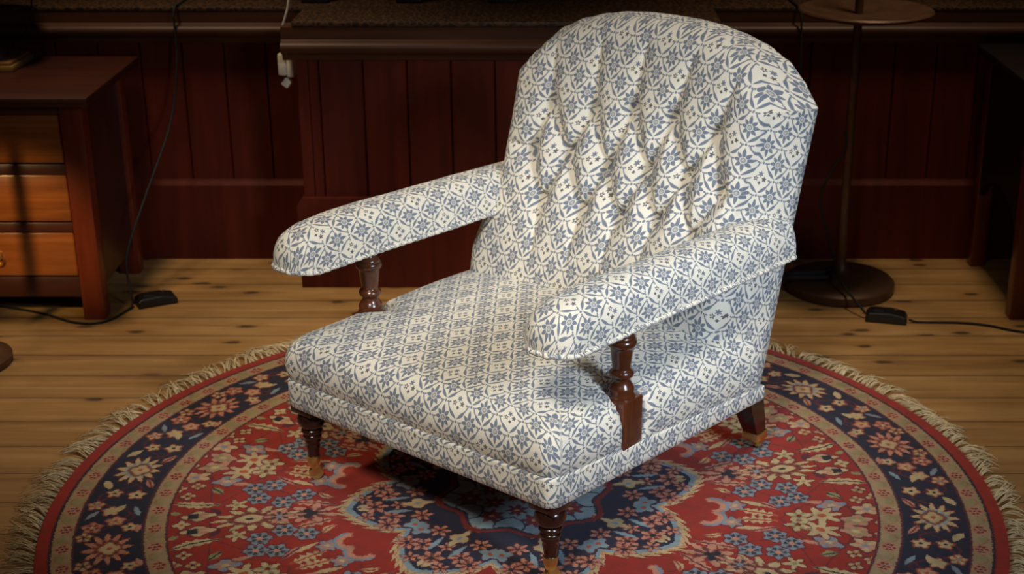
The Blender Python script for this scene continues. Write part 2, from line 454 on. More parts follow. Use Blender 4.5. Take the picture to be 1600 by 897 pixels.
# ------------------------------------------------------------------ mesh building
class MB:
    def __init__(s): s.v = []; s.f = []; s.uv = None
    def add(s, v, f):
        o = len(s.v); s.v += [tuple(p) for p in v]; s.f += [tuple(i + o for i in q) for q in f]; return s
    def box(s, x0, x1, y0, y1, z0, z1, bev=.003, seg=2, rot=None):
        bm = bmesh.new(); bmesh.ops.create_cube(bm, size=1)
        for w in bm.verts:
            w.co = Vector(((x0 + x1) / 2 + w.co.x * (x1 - x0), (y0 + y1) / 2 + w.co.y * (y1 - y0), (z0 + z1) / 2 + w.co.z * (z1 - z0)))
        if bev: bmesh.ops.bevel(bm, geom=list(bm.edges), offset=bev, segments=seg, profile=.5, affect='EDGES')
        if rot is not None:
            c = Vector(((x0 + x1) / 2, (y0 + y1) / 2, (z0 + z1) / 2))
            for w in bm.verts: w.co = c + rot @ (w.co - c)
        bm.verts.index_update()
        s.add([w.co for w in bm.verts], [[w.index for w in f.verts] for f in bm.faces]); bm.free(); return s
    def lathe(s, prof, c=(0, 0, 0), n=32, rot=None, sx=1, sy=1):
        v = []; f = []; k = len(prof)
        for (r, z) in prof:
            for i in range(n):
                a = 2 * pi * i / n; p = Vector((r * cos(a) * sx, r * sin(a) * sy, z))
                if rot is not None: p = rot @ p
                v.append(p + Vector(c))
        for j in range(k - 1):
            for i in range(n): f.append((j * n + i, j * n + (i + 1) % n, (j + 1) * n + (i + 1) % n, (j + 1) * n + i))
        f.append(tuple(range(n - 1, -1, -1))); f.append(tuple((k - 1) * n + i for i in range(n)))
        return s.add(v, f)
    def tube(s, path, r, n=8, rf=None, closed=False):
        P = [Vector(p) for p in path]; m = len(P); v = []; f = []
        up = Vector((0, 0, 1))
        for i in range(m):
            d = (P[(i + 1) % m] - P[i - 1]) if closed else (P[min(i + 1, m - 1)] - P[max(i - 1, 0)])
            d.normalize()
            a = d.cross(up)
            if a.length < .05: a = d.cross(Vector((0, 1, 0)))
            a.normalize(); b = a.cross(d)
            rr = rf(i / (m - 1)) if rf else r
            for k in range(n):
                t_ = 2 * pi * k / n; v.append(P[i] + (a * cos(t_) + b * sin(t_)) * rr)
        for i in range(m if closed else m - 1):
            for k in range(n):
                i2 = (i + 1) % m
                f.append((i * n + k, i * n + (k + 1) % n, i2 * n + (k + 1) % n, i2 * n + k))
        if not closed:
            f.append(tuple(range(n - 1, -1, -1))); f.append(tuple((m - 1) * n + k for k in range(n)))
        return s.add(v, f)
    def prism(s, pts, y0, y1, axis='y'):
        n = len(pts); v = []
        for q in (y0, y1):
            for (a, b) in pts: v.append((a, q, b) if axis == 'y' else ((q, a, b) if axis == 'x' else (a, b, q)))
        f = [tuple(range(n)), tuple(range(2 * n - 1, n - 1, -1))]
        for i in range(n): f.append((i, (i + 1) % n, n + (i + 1) % n, n + i))
        return s.add(v, f)
    def build(s, name, mat, parent=None, smooth=True, uv=None, angle=40):
        me = bpy.data.meshes.new(name); me.from_pydata(s.v, [], s.f); me.update()
        bm = bmesh.new(); bm.from_mesh(me); bmesh.ops.recalc_face_normals(bm, faces=bm.faces)
        bm.to_mesh(me); bm.free()
        me.materials.append(mat)
        o = bpy.data.objects.new(name, me); COL.objects.link(o)
        if parent is not None: o.parent = parent
        if smooth:
            for p in me.polygons: p.use_smooth = True
            if angle < 180: me.set_sharp_from_angle(angle=radians(angle))
        if uv is not None:
            L = me.uv_layers.new(name='UVMap')
            for lp in me.loops: L.data[lp.index].uv = uv[lp.vertex_index]
        return o
def spline(pts, n=8):
    P = [Vector(p) for p in pts]; out = []
    for i in range(len(P) - 1):
        p0, p1, p2, p3 = P[max(i - 1, 0)], P[i], P[i + 1], P[min(i + 2, len(P) - 1)]
        for k in range(n):
            t_ = k / n
            out.append(.5 * ((2 * p1) + (p2 - p0) * t_ + (2 * p0 - 5 * p1 + 4 * p2 - p3) * t_ ** 2 + (3 * p1 - p0 - 3 * p2 + p3) * t_ ** 3))
    out.append(P[-1]); return out
def tag(o, label=None, cat=None, group=None, kind=None):
    if label: o['label'] = label
    if cat: o['category'] = cat
    if group: o['group'] = group
    if kind: o['kind'] = kind
    return o
def empty(name, loc, rz=0, **kw):
    o = bpy.data.objects.new(name, None); COL.objects.link(o); o.empty_display_size = .1
    o.location = loc; o.rotation_euler = (0, 0, rz); return tag(o, **kw)
def lerp(a, b, t_): return a + (b - a) * t_
def interp(tab, x):
    if x <= tab[0][0]: return tab[0][1]
    for (a, b), (c, d) in zip(tab, tab[1:]):
        if x <= c:
            k = (x - a) / (c - a); return b + (d - b) * (k * k * (3 - 2 * k) * .5 + k * .5)
    return tab[-1][1]

FZ = -.006       # floor level; the rug's pile tops out at z = 0
# ------------------------------------------------------------------ setting
fl = MB().box(-4, 4, -4, 1.9, FZ - .05, FZ, 0).build('floor', M_FLOOR, smooth=False); tag(fl, kind='structure')
WY = 1.50
def boards(x0, x1, y, z0, z1, pitch, phase, mb):
    xs = []; k = math.floor((x0 - phase) / pitch)
    while phase + k * pitch < x1:
        a = max(x0, phase + k * pitch); b = min(x1, phase + (k + 1) * pitch); k += 1
        if b - a < .01: continue
        g = .0035; d = .006
        mb.prism([(a + .0006, y + d), (a + g, y), (b - g, y), (b - .0006, y + d), (b - .0006, y + .02), (a + .0006, y + .02)], z0, z1, 'z')
w = MB(); boards(-3.2, 3.2, WY, .23, .69, .1225, -1.0295, w)
w.box(-3.2, 3.2, WY + .012, WY + .10, FZ, .75, 0)
w.box(-3.2, 3.2, WY + .30, WY + .36, .70, 2.6, 0)
tag(w.build('wall_back', M_PANEL, smooth=False), kind='structure')
b = MB(); b.prism([(WY - .012, FZ), (WY + .02, FZ), (WY + .02, .246), (WY - .0005, .246), (WY - .003, .241), (WY - .012, .228)], -3.2, 3.2, 'x')
tag(b.build('baseboard_back', M_PANEL, smooth=False), kind='structure')
def rail_prof(y):
    pts = [(y + .02, .660), (y - .006, .660), (y - .008, .672), (y - .012, .678)]
    for k in range(9):
        a = -pi / 2 + pi * k / 8; pts.append((y - .014 - .022 * cos(a), .697 + .018 * sin(a)))
    pts += [(y - .010, .718), (y - .010, .752), (y + .02, .752)]
    return pts
b = MB(); b.prism(rail_prof(WY), -3.2, 3.2, 'x')
tag(b.build('trim_1', M_DARKW, angle=30), kind='structure')
b = MB().box(-3.2, 3.2, WY - .012, WY + .31, .752, .764, .003)
tag(b.build('trim_2', M_CRACK), kind='structure')

# panelled bay standing proud of the wall behind the chair
bay = empty('panelled_counter', (-.08, 1.38, FZ), label='panelled dark red wood counter with moulded ledge behind the armchair', cat='counter')
BY = 1.262; BX0, BX1 = -.655, .455
def P(o, mb, name, mat, **kw):
    x, y, z = o.location
    mb.v = [(a - x, b_ - y, c - z) for (a, b_, c) in mb.v]
    return mb.build(name, mat, o, **kw)
b = MB(); boards(BX0 + .03, BX1 - .03, BY, .26, .68, .1222, -.5945, b)
b.box(BX0, BX0 + .031, BY - .002, BY + .02, .26, .68, .002); b.box(BX1 - .031, BX1, BY - .002, BY + .02, .26, .68, .002)
P(bay, b, 'plank_panel', M_PANEL, smooth=False)
b = MB().box(BX0, BX1, BY + .021, WY - .024, FZ, .68, .002); P(bay, b, 'carcass', M_PANEL)
b = MB(); b.prism([(BX0 - .02, FZ), (BX1 + .02, FZ), (BX1 + .02, .245), (BX1 + .004, .265), (BX0 - .004, .265), (BX0 - .02, .245)], BY - .020, BY + .0205)
P(bay, b, 'plinth', M_PANEL, smooth=False)
b = MB(); b.prism([(a, c) for a, c in rail_prof(BY)], BX0 - .035, BX1 + .035, 'x'); P(bay, b, 'cornice', M_DARKW, angle=30)
b = MB().box(BX0 - .005, BX1 + .06, BY - .012, WY - .013, .753, .767, .003); P(bay, b, 'ledge', M_CRACK)

# dark posts on the ledge behind the bay
for (x0, x1, lb) in ((-.672, -.612, 'black wooden upright at the left end of the counter ledge, above the white plug'),
                     (-.395, -.338, 'dark upright on the counter ledge between the end post and the chair back'),
                     (-.127, -.060, 'dark upright on the counter ledge just left of the chair back')):
    o = empty('window_post', ((x0 + x1) / 2, 1.58, .7645), label=lb, cat='post', group='uprights on the counter ledge')
    P(o, MB().box(x0, x1, 1.555, 1.605, .782, 1.5, .004), 'shaft', M_BLACKW)
    P(o, MB().box(x0 - .008, x1 + .008, 1.548, 1.612, .7645, .782, .003), 'foot_block', M_BLACKW)

# ------------------------------------------------------------------ armchair
CH = empty('armchair', (-.222, -.171, 0), radians(-38.897), label='low button-back armchair in blue and cream floral fabric on the round rug', cat='armchair')
HW0, HW1, DEP = .362, .384, .70
def hwid(y): return lerp(HW0, HW1, min(1, max(0, y / DEP)))
SEAM = lambda y: lerp(.243, .192, min(1, max(0, y / DEP)))
BOT = lambda y: lerp(.177, .156, min(1, max(0, y / DEP)))
def sstep(a, b, x):
    k = min(1, max(0, (x - a) / (b - a))); return k * k * (3 - 2 * k)
def notch(y): return .036 * sstep(.199, .2065, y) * (1 - sstep(.272, .296, y))
def outline(n_f=90, n_s=150, rc=.03, inset=0.0, y1=.66):
    """front-left .. front .. right side .. back .. left side; returns (x, y, tag, arc)"""
    pts = []
    for i in range(n_s + 1):     # left side from back to front
        y = lerp(y1, rc, i / n_s); pts.append((-1, y, 'L'))
    for i in range(1, 9):
        a = pi / 2 * i / 9; pts.append(('cl', a, 'C'))
    for i in range(n_f + 1): pts.append((lerp(-1, 1, i / n_f), 0.0, 'F'))
    for i in range(1, 9):
        a = pi / 2 * i / 9; pts.append(('cr', a, 'C'))
    for i in range(n_s + 1): y = lerp(rc, y1, i / n_s); pts.append((1, y, 'R'))
    return pts
def ring(inset, nt=0.0, rc=.03, y1=.66, bulge=0.0):
    out = []
    rc = min(rc, max(.012, (HW0 - inset) * .7))
    y0 = inset - bulge
    rr = max(.012, rc)
    for (a, b_, k) in outline(rc=rc, y1=y1):
        if k == 'L' or k == 'R':
            s_ = -1 if k == 'L' else 1
            yy = lerp(y0 + rr, y1, (b_ - rc) / (y1 - rc))
            hw = hwid(yy) - inset + bulge - nt * notch(yy)
            out.append((s_ * hw, yy))
        elif k == 'F':
            hw = hwid(y0) - inset + bulge - rr
            bow = 0.0
            out.append((a * hw, y0 - bow))
        else:
            hw = hwid(y0) - inset + bulge
            if a == 'cl': out.append((-hw + rr - rr * cos(b_), y0 + rr - rr * sin(b_)))
            else: out.append((hw - rr + rr * sin(b_), y0 + rr - rr * cos(b_)))
    return out
# seat cushion: rings rising from the seam, then a domed top
prof = [(.004, -.012, .0), (.0, .0, .0), (-.006, .016, .5), (-.008, .034, .8), (-.006, .053, 1), (-.001, .070, 1), (.009, .085, 1), (.025, .097, 1), (.050, .105, .9), (.085, .111, .55), (.13, .115, .25), (.18, .118, 0), (.235, .121, 0), (.29, .123, 0), (.345, .124, 0)]
sv = []; suv = []; nrg = None; prev = None; arc = None
for k, (ins, dz, nt) in enumerate(prof):
    rg = ring(ins if ins > 0 else 0, nt, rc=max(.03, .03 + .3 * max(0, ins - .0) * .5), bulge=-ins if ins < 0 else 0)
    # rounder top corners, slightly lower at the front corners
    cur = []
    for (x, y) in rg:
        zt = dz * lerp(1.0, 1.26, sstep(.0, .55, y))            # seat sinks in seam level to the back, dome keeps level
        z = SEAM(y) + zt
        cx = max(0, abs(x) / HW0); 
        cur.append((x, y, z))
    if nrg is None: nrg = len(cur); arc = [0] * nrg
    else:
        arc = [a + sqrt((c[0] - p_[0]) ** 2 + (c[1] - p_[1]) ** 2 + (c[2] - p_[2]) ** 2) if ins < .06 else a for a, c, p_ in zip(arc, cur, prev)]
    sv += cur; prev = cur
rings = [sv[i * nrg:(i + 1) * nrg] for i in range(len(prof))]
# uv: unfold front and side skirts from the top surface
kT = 8
suv = []
total = [0] * nrg
lens = [[0] * nrg for _ in prof]
for k in range(1, len(prof)):
    for i in range(nrg):
        lens[k][i] = lens[k - 1][i] + (Vector(rings[k][i]) - Vector(rings[k - 1][i])).length
for k in range(len(prof)):
    for i in range(nrg):
        x, y, z = rings[k][i]
        tx, ty, tz = rings[kT][i]
        if k >= kT: suv.append((x, y * 1.0))
        else:
            back = lens[kT][i] - lens[k][i]
            n_s = 151
            if i < n_s: suv.append((tx - back, ty))
            elif i >= nrg - n_s: suv.append((tx + back, ty))
            else: suv.append((tx + (x - tx) * .25, ty - back))
sf = []
for k in range(len(prof) - 1):
    for i in range(nrg - 1):
        sf.append((k * nrg + i, k * nrg + i + 1, (k + 1) * nrg + i + 1, (k + 1) * nrg + i))
last = (len(prof) - 1) * nrg
# close the middle strip left/right
i0, i1 = 0, nrg - 1
while i1 - i0 > 2:
    sf.append((last + i0, last + i0 + 1, last + i1 - 1, last + i1)); i0 += 1; i1 -= 1
m = MB(); m.add(sv, sf)
seat = m.build('seat_cushion', M_FAB, CH, uv=suv, angle=180)

# rail band under the seam
def band(name, prof, mat, uvscale=1.0):
    v = []; uv = []; n = None
    for (ins, f) in prof:
        rg = ring(max(ins, 0), 0, rc=.022, y1=DEP, bulge=max(-ins, 0)); n = len(rg)
        s_ = 0.0; pv = None
        for (x, y) in rg:
            if pv is not None: s_ += hypot(x - pv[0], y - pv[1])
            pv = (x, y)
            z = lerp(BOT(y), SEAM(y), f)
            v.append((x, y, z)); uv.append((s_ + .013, z - .30))
    f_ = [(k * n + i, k * n + i + 1, (k + 1) * n + i + 1, (k + 1) * n + i) for k in range(len(prof) - 1) for i in range(n - 1)]
    f_ += [(k * n + n - 1, k * n, (k + 1) * n, (k + 1) * n + n - 1) for k in range(len(prof) - 1)]
    m = MB(); m.add(v, f_); return m.build(name, mat, CH, uv=uv, angle=60)
band('seat_rail', [(.02, .0), (.004, .0), (-.001, .06), (-.003, .3), (-.003, .7), (-.0035, .92), (-.0025, .975), (.0, 1.0), (.004, 1.005), (.03, 1.005)], M_FAB)

# ---- backrest
ZB, HT = .185, None
def ztop(x):
    a = abs(x)
    return interp([(0, .926), (.06, .925), (.12, .920), (.18, .910), (.24, .894), (.30, .868), (.345, .832), (.372, .802), (.39, .782)], a)
def yfront(z): return .545 + (z - .34) * .40
def yrear(z): return .690 + (z - .16) * .262
def bhw(z): return interp([(.16, .376), (.30, .380), (.45, .382), (.6, .386), (.78, .391), (1, .391)], z)
R1 = [(-.212, .727), (-.093, .729), (.010, .742), (.118, .739), (.232, .724)]
R2 = [(-.262, .618), (-.135, .626), (-.024, .614), (.082, .625), (.182, .632), (.276, .614)]
R3 = [(-.175, .520), (-.060, .518), (.040, .523), (.135, .532), (.228, .516)]
R2[0] = (-.238, .620)
BUT = R1 + R2 + R3
CR = []
for i, p in enumerate(R1):
    CR += [(p, R2[i]), (p, R2[i + 1])]
for i, p in enumerate(R3):
    CR += [(p, R2[i]), (p, R2[i + 1])]
for p, tx, tz in zip(R1, (-.235, -.115, .010, .142, .262), (.86, .90, .915, .905, .87)): CR.append((p, (tx, tz)))
for p, bx_ in zip(R3, (-.150, -.052, .036, .122, .205)): CR.append((p, (bx_, .40)))
CR.append((R2[0], (-.36, .640))); CR.append((R2[-1], (.40, .60)))
def segd(px, pz, a, b_):
    dx, dz = b_[0] - a[0], b_[1] - a[1]
    t_ = ((px - a[0]) * dx + (pz - a[1]) * dz) / (dx * dx + dz * dz); t_ = min(1, max(0, t_))
    return hypot(px - a[0] - dx * t_, pz - a[1] - dz * t_), t_
def tuft(x, z):
    base = 1.0
    cd = 0.0
    nseg = len(CR)
    for j, (a, b_) in enumerate(CR):
        d, t_ = segd(x, z, a, b_)
        if d < .09:
            if j < 20: amp = .018 + .006 * abs(2 * t_ - 1)
            elif j < 30: amp = (.018 if j < 25 else .015) * (1 - t_ * .97)
            else: amp = .010 * (1 - t_)
            sharp = .016 * exp(-(d / .0052) ** 2) * (1 if j < 20 else (1 - t_ ** 3))
            cd = max(cd, amp * exp(-(d / .021) ** 2) + sharp * .55)
    bd = min(hypot(x - a, z - b_) for a, b_ in BUT)
    return cd + .022 * exp(-(bd / .0125) ** 2) + .006 * exp(-(bd / .032) ** 2)
NU, NV = 250, 190
bv = []; buv = []; bf = []
def hwf(z): return interp([(.2, .338), (.33, .342), (.39, .352), (.45, .342), (.55, .318), (.65, .326), (.8, .340), (1, .345)], z)
def frontpt(u, v):
    """u,v in [-1,1]x[0,1] on the padded front"""
    hw = None
    x = u * .391
    zt = ztop(x) - .004
    z = lerp(ZB, zt, v)
    x = u * hwf(z)
    # distance to the rim
    de = min((1 - abs(u)) * .34, (zt - z) * .92)
    Rr = .038
    roll = 0.0
    if de < Rr: roll = Rr - sqrt(max(0, Rr * Rr - (Rr - de) ** 2))
    puff = .022 * (1 - exp(-max(0, de) / .05))
    y = yfront(z) + roll * .9 - puff
    y += tuft(x, z) * (1 - exp(-(de / .03) ** 2))
    # hollow of the back across its width
    y += .012 * (1 - (x / .39) ** 2) * sstep(.4, .7, z)
    return x, y, z
SIDE = 7
def askew(u, v):
    return (u, v + .34 * max(0.0, u - .18) * sstep(.16, .30, u))
rows = []
for j in range(NV + 1):
    v = j / NV; row = []; ruv = []
    arcp = 0; pv = None
    for i in range(NU + 1):
        u = -1 + 2 * i / NU
        # denser near the rim
        p = frontpt(u, v); row.append(p); ruv.append(askew(p[0], (p[2] - .3) * 1.08))
    xr, yr0, zr = row[-1]; yb = yrear(zr)
    for k in range(1, SIDE + 1):
        t_ = k / SIDE; bul = .006 * sin(pi * t_)
        y = lerp(yr0, max(yb, yr0 + .01), t_)
        row.append((lerp(xr, bhw(zr), t_) + bul, y, zr)); ruv.append(askew(xr + (y - yr0), (zr - .3) * 1.08))
    for k in range(1, 20):
        t_ = k / 20; u = 1 - 2 * t_; 
        zt = lerp(ZB, ztop(u * .391) - .004, v); x = u * bhw(zt)
        row.append((x, max(yrear(zt), row[-1][1] if 0 else yrear(zt)), zt)); ruv.append((.5 + t_ * .78, (zt - .3) * 1.08))
    xl, yl0, zl = row[0]; yb = yrear(zl)
    for k in range(0, SIDE):
        t_ = 1 - k / SIDE; bul = .006 * sin(pi * t_)
        y = lerp(yl0, max(yb, yl0 + .01), t_)
        row.append((lerp(xl, -bhw(zl), t_) - bul, y, zl)); ruv.append((xl - (y - yl0), (zl - .3) * 1.08))
    rows.append(row); bv += row; buv += ruv
RN = len(rows[0])
for j in range(NV):
    for i in range(RN):
        i2 = (i + 1) % RN
        if i == RN - 1:
            pass
        bf.append((j * RN + i, j * RN + i2, (j + 1) * RN + i2, (j + 1) * RN + i))
# top cap: join front rim to rear rim along x
topf = rows[-1][:NU + 1]
cap0 = len(bv); NC = SIDE
for k in range(0, NC + 1):
    t_ = k / NC
    for i in range(NU + 1):
        x, y, z = topf[i]; ye = max(yrear(z), y + .01)
        uu = -1 + 2 * i / NU
        bv.append((lerp(x, uu * bhw(z), t_) + (.006 * sin(pi * t_) * uu if abs(uu) > .999 else 0), lerp(y, ye, t_), z + .005 * sin(pi * t_) * (1 - uu ** 8))); buv.append(askew(x, (z - .3) * 1.08 + (lerp(y, ye, t_) - y)))
W1 = NU + 1
for k in range(NC):
    for i in range(NU): bf.append((cap0 + k * W1 + i, cap0 + k * W1 + i + 1, cap0 + (k + 1) * W1 + i + 1, cap0 + (k + 1) * W1 + i))
# weld cap front row onto the grid's top row
remap = {cap0 + i: (NV * RN + i) for i in range(W1)}
bf = [tuple(remap.get(q, q) for q in f) for f in bf]
m = MB(); m.add(bv, bf)
back = m.build('backrest', M_FAB, CH, uv=buv, angle=180)
for (x, z) in BUT:
    y = yfront(z) - .022 + tuft(x, z) + .012 * (1 - (x / .39) ** 2) * sstep(.4, .7, z)
    b = MB(); q = Matrix.Rotation(radians(90 - 21), 3, 'X')
    b.lathe([(.0005, -.004), (.010, -.004), (.0115, -.001), (.010, .003), (.006, .0055), (.0005, .0065)], (x, y - .001, z), 20, q)
    uv = [(px_ * 1.0, pz_ * 1.0) for (px_, py_, pz_) in b.v]
    b.build('button', M_FAB, back, uv=uv, angle=180)

# ---- armrests
def arm(side):
    A = empty('armrest', (0, 0, 0)); A.parent = CH
    zt = [(-.007, .514), (-.002, .534), (.008, .550), (.028, .565), (.065, .576), (.14, .580), (.22, .579), (.34, .574), (.5, .569), (.62, .564), (.72, .560), (.80, .556)]
    zb = [(0, .492), (.05, .488), (.2, .487), (.5, .478), (.7, .472), (.8, .470)]
    def hw(y):
        k = min(1, max(0, (y + .009) / .052)); base = interp([(0, .058), (.2, .060), (.6, .058), (.8, .058)], y)
        return base * sqrt(max(0.02, 1 - (1 - k) ** 2.2))
    ysl = [-.007, -.004, .0, .006, .014, .024, .036, .05, .066] + [.066 + (.775 - .066) * k / 60 for k in range(1, 61)]
    NS = 28; v = []; uv = []; path_l = []; path_r = []
    vl = {}; run = 0.0; py_ = None
    for y in ysl:
        if py_ is not None: run += hypot(y - py_, interp(zt, y) - interp(zt, py_))
        vl[y] = run; py_ = y
    for y in ysl:
        w_ = hw(y); a, b_ = interp(zb, y), interp(zt, y)
        cx = side * interp([(0, .338), (.3, .342), (.8, .344)], y)
        arc_ = 0; pv = None; ring_ = []
        for k in range(NS + 1):
            t_ = pi * k / NS; c_, s_ = cos(t_), sin(t_)
            x = cx + w_ * math.copysign(abs(c_) ** .78, c_); z = a + (b_ - a) * abs(s_) ** .72
            ring_.append((x, y, z))
        tot = sum((Vector(p) - Vector(q)).length for p, q in zip(ring_, ring_[1:]))
        for k, p in enumerate(ring_):
            if pv is not None: arc_ += (Vector(p) - Vector(pv)).length
            pv = p
            v.append(p); uv.append((side * (.013) - (arc_ - tot / 2) + .028, vl[y] + .075 - vl[ysl[8]]))
        path_r.append((cx + w_, y, a)); path_l.append((cx - w_, y, a))
    n = NS + 1; f = []
    for j in range(len(ysl) - 1):
        for k in range(NS): f.append((j * n + k, j * n + k + 1, (j + 1) * n + k + 1, (j + 1) * n + k))
        f.append((j * n + NS, j * n, (j + 1) * n, (j + 1) * n + NS))
    f.append(tuple(range(n))); f.append(tuple((len(ysl) - 1) * n + k for k in range(n)))
    m = MB(); m.add(v, f); m.build('arm_pad', M_FAB, A, uv=uv, angle=75)
    # braided piping along the lower edge
    path = [Vector(p) for p in path_l[::-1]] + [Vector(p) for p in path_r]
    # resample evenly
    pts = [path[0]]; acc = 0; step = .003
    for a, b_ in zip(path, path[1:]):
        L = (b_ - a).length; d = step - acc
        while d <= L:
            pts.append(a + (b_ - a) * (d / L)); d += step
        acc = (acc + L) % step if L else acc
    m = MB(); N_ = len(pts)
    m.tube(pts, .0062, 8, rf=lambda q: .0050 + .0008 * sin(q * N_ * step / .011 * pi))
    n8 = 8; uvp = []
    for i in range(N_):
        for k in range(n8): uvp.append((i * step + k * .002, k * .004 + .01 * sin(i * step / .011 * pi)))
    m.build('piping', M_FAB, A, uv=uvp, angle=180)
    return A
arm(-1); arm(1)

# ---- turned arm posts
def post(side):
    A = empty('arm_post', (side * .3425, .237, 0)); A.parent = CH
    A['label'] = 'turned dark walnut support under the arm'
    pr = [(.002, .322), (.027, .322), (.0285, .326), (.0275, .331), (.0255, .336), (.0265, .340), (.025, .345), (.0215, .350), (.0185, .356), (.0175, .361), (.019, .364),
          (.0235, .367), (.0248, .372), (.0235, .377), (.0195, .380), (.0178, .383), (.0182, .388), (.0195, .398), (.021, .410), (.0222, .420), (.0228, .426),
          (.025, .428), (.028, .431), (.0292, .436), (.0282, .441), (.0255, .444), (.0262, .447), (.0235, .451), (.019, .455), (.0175, .460), (.020, .463), (.0215, .467), (.020, .471), (.018, .474), (.018, .500), (.002, .500)]
    MB().lathe(pr, (0, 0, 0), 40).build('turning', M_POST, A, angle=50)
    b = MB().box(-.0315, .0295, -.0315, .0315, .222, .323, .0025)
    b.v = [(x * (1 if side > 0 else -1), y, z) for x, y, z in b.v]
    b.build('block', M_POST, A)
post(-1); post(1)

# ---- legs with casters
def front_leg(side):
    A = empty('front_leg', (side * .330, .036, 0)); A.parent = CH
    b = MB().box(-.030, .030, -.030, .030, .163, .184, .003)
    pr = [(.002, .166), (.023, .166), (.0235, .162), (.0275, .158), (.0302, .151), (.0308, .145), (.0295, .138), (.0255, .131), (.0210, .127), (.0200, .124), (.0225, .1215), (.0232, .118), (.0215, .115), (.0190, .112),
          (.0182, .110), (.0205, .1075), (.0205, .105), (.0180, .102), (.0168, .099), (.0180, .0965), (.0176, .093), (.0158, .090), (.0150, .085), (.0160, .082), (.0150, .078), (.0138, .070), (.0126, .060), (.0122, .048), (.002, .048)]
    b.lathe(pr, (0, 0, 0), 40); b.build('turning', M_LEG, A, angle=50)
    c = MB().lathe([(.002, .058), (.0142, .058), (.0148, .055), (.0138, .044), (.0128, .036), (.011, .031), (.002, .031)], (0, 0, 0), 28)
    # horn carrying the wheel
    rz = Matrix.Rotation(radians(-25), 3, 'Z')
    for s_ in (-1, 1):
        q = MB().prism([(-.010, .036), (.010, .036), (.012, .020), (.009, .008), (.003, .006), (-.004, .010)], s_ * .0085 - .0015, s_ * .0085 + .0015, 'x')
        c.add([rz @ Vector(p) for p in q.v], q.f)
    cs = c.build('caster', M_BRASS, A, angle=40); cs['label'] = 'brass caster'
    W = MB().lathe([(.003, -.0065), (.012, -.0065), (.0155, -.005), (.0165, 0), (.0155, .005), (.012, .0065), (.003, .0065)], (0, 0, 0), 28, Matrix.Rotation(pi / 2, 3, 'Y'))
    W.v = [tuple(rz @ Vector((x, y + .003, z + .0165))) for x, y, z in W.v]
    wo = W.build('wheel', M_BRASS, A, angle=40); wo['label'] = 'brass caster wheel'
front_leg(-1); front_leg(1)
def rear_leg(side):
    A = empty('rear_leg', (side * .337, .708, 0)); A.parent = CH
    v = []; prf = [(.162, .0265, .0, .0), (.12, .0245, .0, .014), (.08, .0215, .0, .030), (.046, .0180, .0, .044)]
    for (z, h, dx, dy) in prf:
        for (a, b_) in ((-1, -1), (1, -1), (1, 1), (-1, 1)):
            v.append((a * h, dy + b_ * h, z))
    f = [(0, 1, 2, 3), (12, 15, 14, 13)]
    for k in range(3):
        for i in range(4): f.append((k * 4 + i, k * 4 + (i + 1) % 4, k * 4 + 4 + (i + 1) % 4, k * 4 + 4 + i))
    m = MB(); m.add(v, f); m.build('tapered_post', M_LEG, A, smooth=False)
    cy_ = .045
    c = MB().box(-.021 + side * 0.0, .021 + side * 0.0, cy_ - .021, cy_ + .021, .030, .050, .002)
    c.lathe([(.002, .032), (.012, .032), (.010, .024), (.006, .020), (.002, .020)], (side * 0.0, cy_ + .004, 0), 20)
    for s_ in (-1, 1): c.prism([(cy_ - .004, .030), (cy_ + .014, .030), (cy_ + .026, .016), (cy_ + .020, .010), (cy_ + .010, .016)], side * 0.0 + s_ * .0095 - .0015, side * 0.0 + s_ * .0095 + .0015, 'x')
    cs = c.build('caster', M_BRASS, A, angle=40); cs['label'] = 'brass caster'
    W = MB().lathe([(.003, -.007), (.012, -.007), (.0155, -.005), (.0165, 0), (.0155, .005), (.012, .007), (.003, .007)], (0, 0, 0), 28, Matrix.Rotation(pi / 2, 3, 'Y'))
    W.v = [(x + side * 0.0, y + cy_ + .018, z + .0165) for x, y, z in W.v]
    wo = W.build('wheel', M_BRASS, A, angle=40); wo['label'] = 'brass caster wheel'
rear_leg(-1); rear_leg(1)

# ------------------------------------------------------------------ rug
m = MB(); v = [(0, 0, 0)]; f = []
NR = 240
rr_ = [(.2, 0), (.407, 0), (.738, 0), (.97, 0), (.992, -.0005), (.999, -.002), (1.001, -.0045), (1.0, FZ)]
for (r_, z) in rr_:
    for i in range(NR):
        a = 2 * pi * i / NR; wob = 1 + .0035 * sin(3 * a + .6) * (r_ > .98) + .002 * sin(7 * a) * (r_ > .98); v.append((r_ * wob * cos(a), r_ * wob * sin(a), z))
for i in range(NR): f.append((0, 1 + i, 1 + (i + 1) % NR))
for k in range(len(rr_) - 1):
    for i in range(NR): f.append((1 + k * NR + i, 1 + k * NR + (i + 1) % NR, 1 + (k + 1) * NR + (i + 1) % NR, 1 + (k + 1) * NR + i))
f.append(tuple(1 + (len(rr_) - 1) * NR + i for i in range(NR - 1, -1, -1)))
m.add(v, f)
RUG = m.build('rug', M_RUGC, None, angle=60)
RUG.data.materials.append(M_RUGF); RUG.data.materials.append(M_RUGB)
for p_ in RUG.data.polygons:
    q = hypot(p_.center.x, p_.center.y); p_.material_index = 0 if (q < .407 and len(p_.vertices) < 10) else (1 if q < .738 and len(p_.vertices) < 10 else 2)
tag(RUG, 'round red and navy oriental rug with cream fringe under the armchair', 'rug')
fr = MB(); rnd = random.Random(3)
N_T = 420
clump = 0
